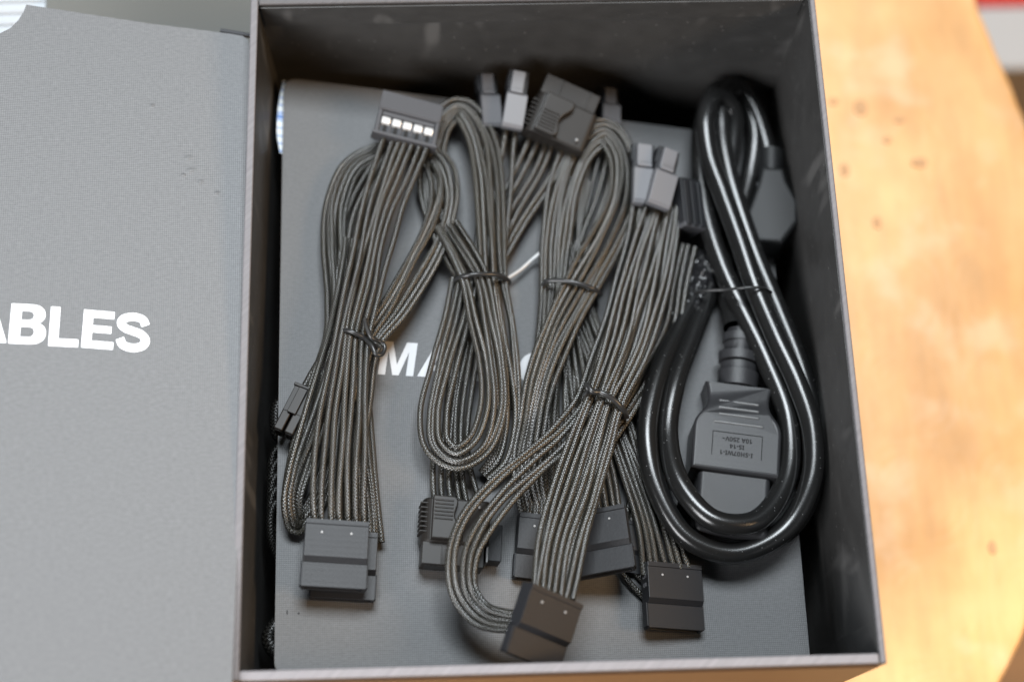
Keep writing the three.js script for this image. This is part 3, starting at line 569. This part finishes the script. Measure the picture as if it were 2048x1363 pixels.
// ------------------------------------------------------------------ mains cord
{
  const t = thing('power_cord', 'thick glossy black mains cord coiled against the right wall', 'power cord');
  const R = 0.0042;
  const A = [[1467, 655, 12], [1454, 575, 5], [1468, 470, 4.3], [1500, 350, 5], [1508, 265, 8], [1482, 190, 11], [1438, 178, 13], [1408, 240, 12.5], [1400, 330, 12.5], [1412, 430, 13], [1445, 535, 14], [1484, 620, 15], [1532, 720, 16], [1576, 840, 17], [1572, 960, 19], [1510, 1042, 21.5], [1428, 1040, 21.5], [1362, 970, 18], [1336, 870, 12.5], [1350, 770, 11.5], [1388, 665, 8], [1416, 585, 5], [1430, 490, 4.3], [1446, 380, 6], [1466, 290, 11], [1462, 215, 17], [1432, 195, 21], [1412, 235, 22.5], [1418, 310, 21], [1444, 385, 21], [1478, 480, 21.5], [1510, 575, 22], [1552, 675, 22], [1596, 770, 23], [1624, 860, 23], [1622, 960, 21], [1572, 1056, 16], [1470, 1106, 13.5], [1375, 1075, 13], [1315, 980, 13], [1294, 870, 13], [1316, 750, 11], [1358, 655, 7], [1396, 570, 5], [1404, 520, 4.3]];
  mesh('cord_loop', tube(smooth(A.map((p) => P(...p)), 0.0016), R, 20, 0.01), cordMat, t);
  const B = [[1541, 352, 8], [1530, 285, 9], [1502, 210, 11], [1470, 172, 12], [1446, 200, 16], [1444, 270, 16], [1458, 350, 15.5], [1482, 430, 15], [1514, 520, 14.5], [1556, 620, 14], [1604, 740, 14], [1631, 850, 14], [1632, 940, 11], [1600, 1030, 6], [1540, 1080, 4.3], [1440, 1060, 4.3], [1370, 990, 4.3]];
  mesh('cord_loop', tube(smooth(B.map((p) => P(...p)), 0.0016), R, 20, 0.01), cordMat, t);
  // appliance socket, seen from above
  const g = new THREE.Group(); g.name = nm('appliance_plug'); t.add(g); place(g, [1476, 776, 12], [1462, 1012, 13], 0.13); g.scale.set(1.06, 1, 1.08);
  const outl = new THREE.Shape(); outl.moveTo(-0.0128, 0); outl.bezierCurveTo(-0.0116, 0.003, -0.0112, 0.0065, -0.0118, 0.009); outl.bezierCurveTo(-0.0128, 0.013, -0.0162, 0.014, -0.0164, 0.019); outl.lineTo(-0.0164, 0.0355); outl.lineTo(0.0164, 0.0355); outl.lineTo(0.0164, 0.019); outl.bezierCurveTo(0.0162, 0.014, 0.0128, 0.013, 0.0118, 0.009); outl.bezierCurveTo(0.0112, 0.0065, 0.0116, 0.003, 0.0128, 0); outl.closePath();
  const hb = new THREE.ExtrudeGeometry(outl, { depth: 0.016, bevelEnabled: true, bevelThickness: 0.0014, bevelSize: 0.0014, bevelOffset: -0.0014, bevelSegments: 4, curveSegments: 10 }); hb.rotateX(Math.PI / 2); hb.translate(0, 0.005, 0);
  // dip behind the grip lines
  const hp = hb.attributes.position; for (let i = 0; i < hp.count; i++) if (hp.getY(i) > 0) hp.setY(i, hp.getY(i) - 0.0022 * sstep(0.014, 0.004, hp.getZ(i)));
  hb.computeVertexNormals();
  mesh('housing', hb, cordPlastic, g);
  const nz = new RoundedBoxGeometry(0.0268, 0.0165, 0.0245, 4, 0.0022); nz.translate(0.0002, -0.0042, 0.0462); mesh('nose', nz, cordPlastic, g);
  for (const [z, w, y] of [[0.0078, 0.0142, 0.0049], [0.0108, 0.0142, 0.0057], [0.0136, 0.0142, 0.0063], [0.0168, 0.0176, 0.0064]]) { const b = new THREE.CapsuleGeometry(0.00055, w, 4, 8); b.rotateZ(Math.PI / 2); b.translate(0, y, z); mesh('grip_line', b, dotGrip(), g); }
  // moulded frame and three lines of lettering, read from the far side
  const sunk = new THREE.MeshPhysicalMaterial({ color: col(0.009, 0.009, 0.009), roughness: 0.7, specularIntensity: 0.3 });
  const lab = [rbox(0.0182, 0.0001, 0.00028, 0, 0.00646, 0.0206, 0.00004), rbox(0.00028, 0.0001, 0.0092, -0.0092, 0.00646, 0.0252, 0.00004), rbox(0.00028, 0.0001, 0.0092, 0.0092, 0.00646, 0.0252, 0.00004)].map((q) => q.index ? q.toNonIndexed() : q);
  ['I-SH07WI-1', 'IS-14', '10A 250V~'].forEach((line, k) => { const q = new TextGeometry(line, { font, size: 0.0017, depth: 0.00008, curveSegments: 3 }); q.computeBoundingBox(); q.translate(-q.boundingBox.max.x / 2, 0, 0); q.rotateX(-Math.PI / 2); q.rotateY(Math.PI); q.translate(0, 0.00643, 0.0276 - k * 0.0027); lab.push(q.index ? q.toNonIndexed() : q); });
  mesh('moulded_label', mergeGeometries(lab), sunk, g);
  // ribbed strain relief
  for (const [z, r, w] of [[-0.0035, 0.0076, 0.0062], [-0.0085, 0.0068, 0.0028], [-0.0125, 0.0078, 0.0034], [-0.0168, 0.006, 0.003], [-0.0205, 0.0068, 0.003]]) { const c = new THREE.CylinderGeometry(r, r * 1.04, w, 24); c.rotateX(Math.PI / 2); c.scale(1, 0.85, 1); c.translate(0, -0.0015, z); mesh('strain_relief_ring', c, cordPlastic, g); }
  const core = new THREE.CylinderGeometry(0.005, 0.0055, 0.024, 20); core.rotateX(Math.PI / 2); core.translate(0, -0.0015, -0.012); mesh('strain_relief_core', core, cordPlastic, g);
  // wall plug at the other end, by the right wall
  const w = new THREE.Group(); w.name = nm('wall_plug'); t.add(w); place(w, [1541, 352, 9], [1540, 480, 8], 0.2); w.scale.setScalar(1.05);
  const o2 = new THREE.Shape(); o2.moveTo(-0.0045, 0); o2.lineTo(0.0045, 0); o2.lineTo(0.006, 0.006); o2.lineTo(0.0105, 0.015); o2.lineTo(0.0105, 0.024); o2.lineTo(0.004, 0.034); o2.lineTo(-0.0092, 0.034); o2.lineTo(-0.0105, 0.022); o2.lineTo(-0.006, 0.0075); o2.closePath();
  const pg = new THREE.ExtrudeGeometry(o2, { depth: 0.012, bevelEnabled: true, bevelThickness: 0.0018, bevelSize: 0.0018, bevelOffset: -0.0018, bevelSegments: 4 }); pg.rotateX(Math.PI / 2); pg.translate(0, 0.0065, 0);
  mesh('housing', pg, plugBlack, w);
  mesh('face_ridge', rbox(0.0011, 0.001, 0.017, -0.0058, 0.0068, 0.0155), plasticMatte, w);
  const rg = new THREE.CylinderGeometry(0.0052, 0.0056, 0.012, 18); rg.rotateX(Math.PI / 2); rg.translate(0, 0, -0.005); mesh('strain_relief_core', rg, plugBlack, w);
}
function dotGrip() { return dotGrip.m ??= new THREE.MeshPhysicalMaterial({ color: col(0.09, 0.09, 0.09), roughness: 0.25 }); }
twistTie('thin black wire tie round the glossy power cord', [[1392, 588, 6], [1400, 582, 14], [1450, 579, 21.5], [1490, 575, 27.6], [1520, 575, 27.8], [1540, 582, 20], [1546, 590, 8], [1500, 590, 0.9], [1430, 590, 0.9]], [], 0.0006);
{ // crumpled plastic between the slanting bundle and the cord
  const t = thing('plastic_wrap', 'crumpled glossy black plastic wrap between slanting cable bundle and power cord', 'plastic wrap');
  const c = new THREE.CatmullRomCurve3([[1424, 505, 6], [1412, 545, 8], [1388, 600, 7], [1356, 665, 6], [1328, 730, 5], [1300, 800, 3]].map((p) => P(...p))), n = 60, m = 14, pos = [], uv = [], idx = [];
  for (let i = 0; i <= n; i++) { const p = c.getPoint(i / n), T = c.getTangent(i / n), sd = T.clone().cross(PN).normalize();
    for (let j = 0; j <= m; j++) { const a = (j / m - 0.5) * 0.012, h = 0.0035 * Math.cos((j / m - 0.5) * 3) + 0.0026 * Math.abs(noise.noise(i * 0.33, j * 0.3, 2.2)) * 2;
      const q = p.clone().addScaledVector(sd, a).addScaledVector(PN, h - 0.002); pos.push(q.x, q.y, q.z); uv.push(j / m, i / n); } }
  for (let i = 0; i < n; i++) for (let j = 0; j < m; j++) { const a = i * (m + 1) + j, b = a + m + 1; idx.push(a, b, a + 1, a + 1, b, b + 1); }
  mesh('wrap_film', bufGeo(pos, null, uv, idx), new THREE.MeshPhysicalMaterial({ color: col(0.012, 0.012, 0.013), roughness: 0.25, side: THREE.DoubleSide }), t);
}
// ------------------------------------------------------------------ sleeved cable peeking out under the divider
{
  const t = thing('sleeved_cable', 'black braided cable end peeking from under the left edge of the panel', 'cable', 'black sleeved cables in the box');
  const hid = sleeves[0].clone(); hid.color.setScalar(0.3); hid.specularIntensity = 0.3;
  const D = (x, y, h) => P(x, y, h);
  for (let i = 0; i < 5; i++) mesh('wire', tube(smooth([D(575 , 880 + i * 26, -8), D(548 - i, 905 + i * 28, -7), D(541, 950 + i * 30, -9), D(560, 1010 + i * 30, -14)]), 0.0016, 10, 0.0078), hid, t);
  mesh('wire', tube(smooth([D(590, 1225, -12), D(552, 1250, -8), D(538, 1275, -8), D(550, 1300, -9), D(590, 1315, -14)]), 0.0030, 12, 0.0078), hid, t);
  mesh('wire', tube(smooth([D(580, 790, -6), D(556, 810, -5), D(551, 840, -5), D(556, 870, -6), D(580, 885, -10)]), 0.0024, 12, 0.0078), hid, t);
}
renderer.render(scene, camera);
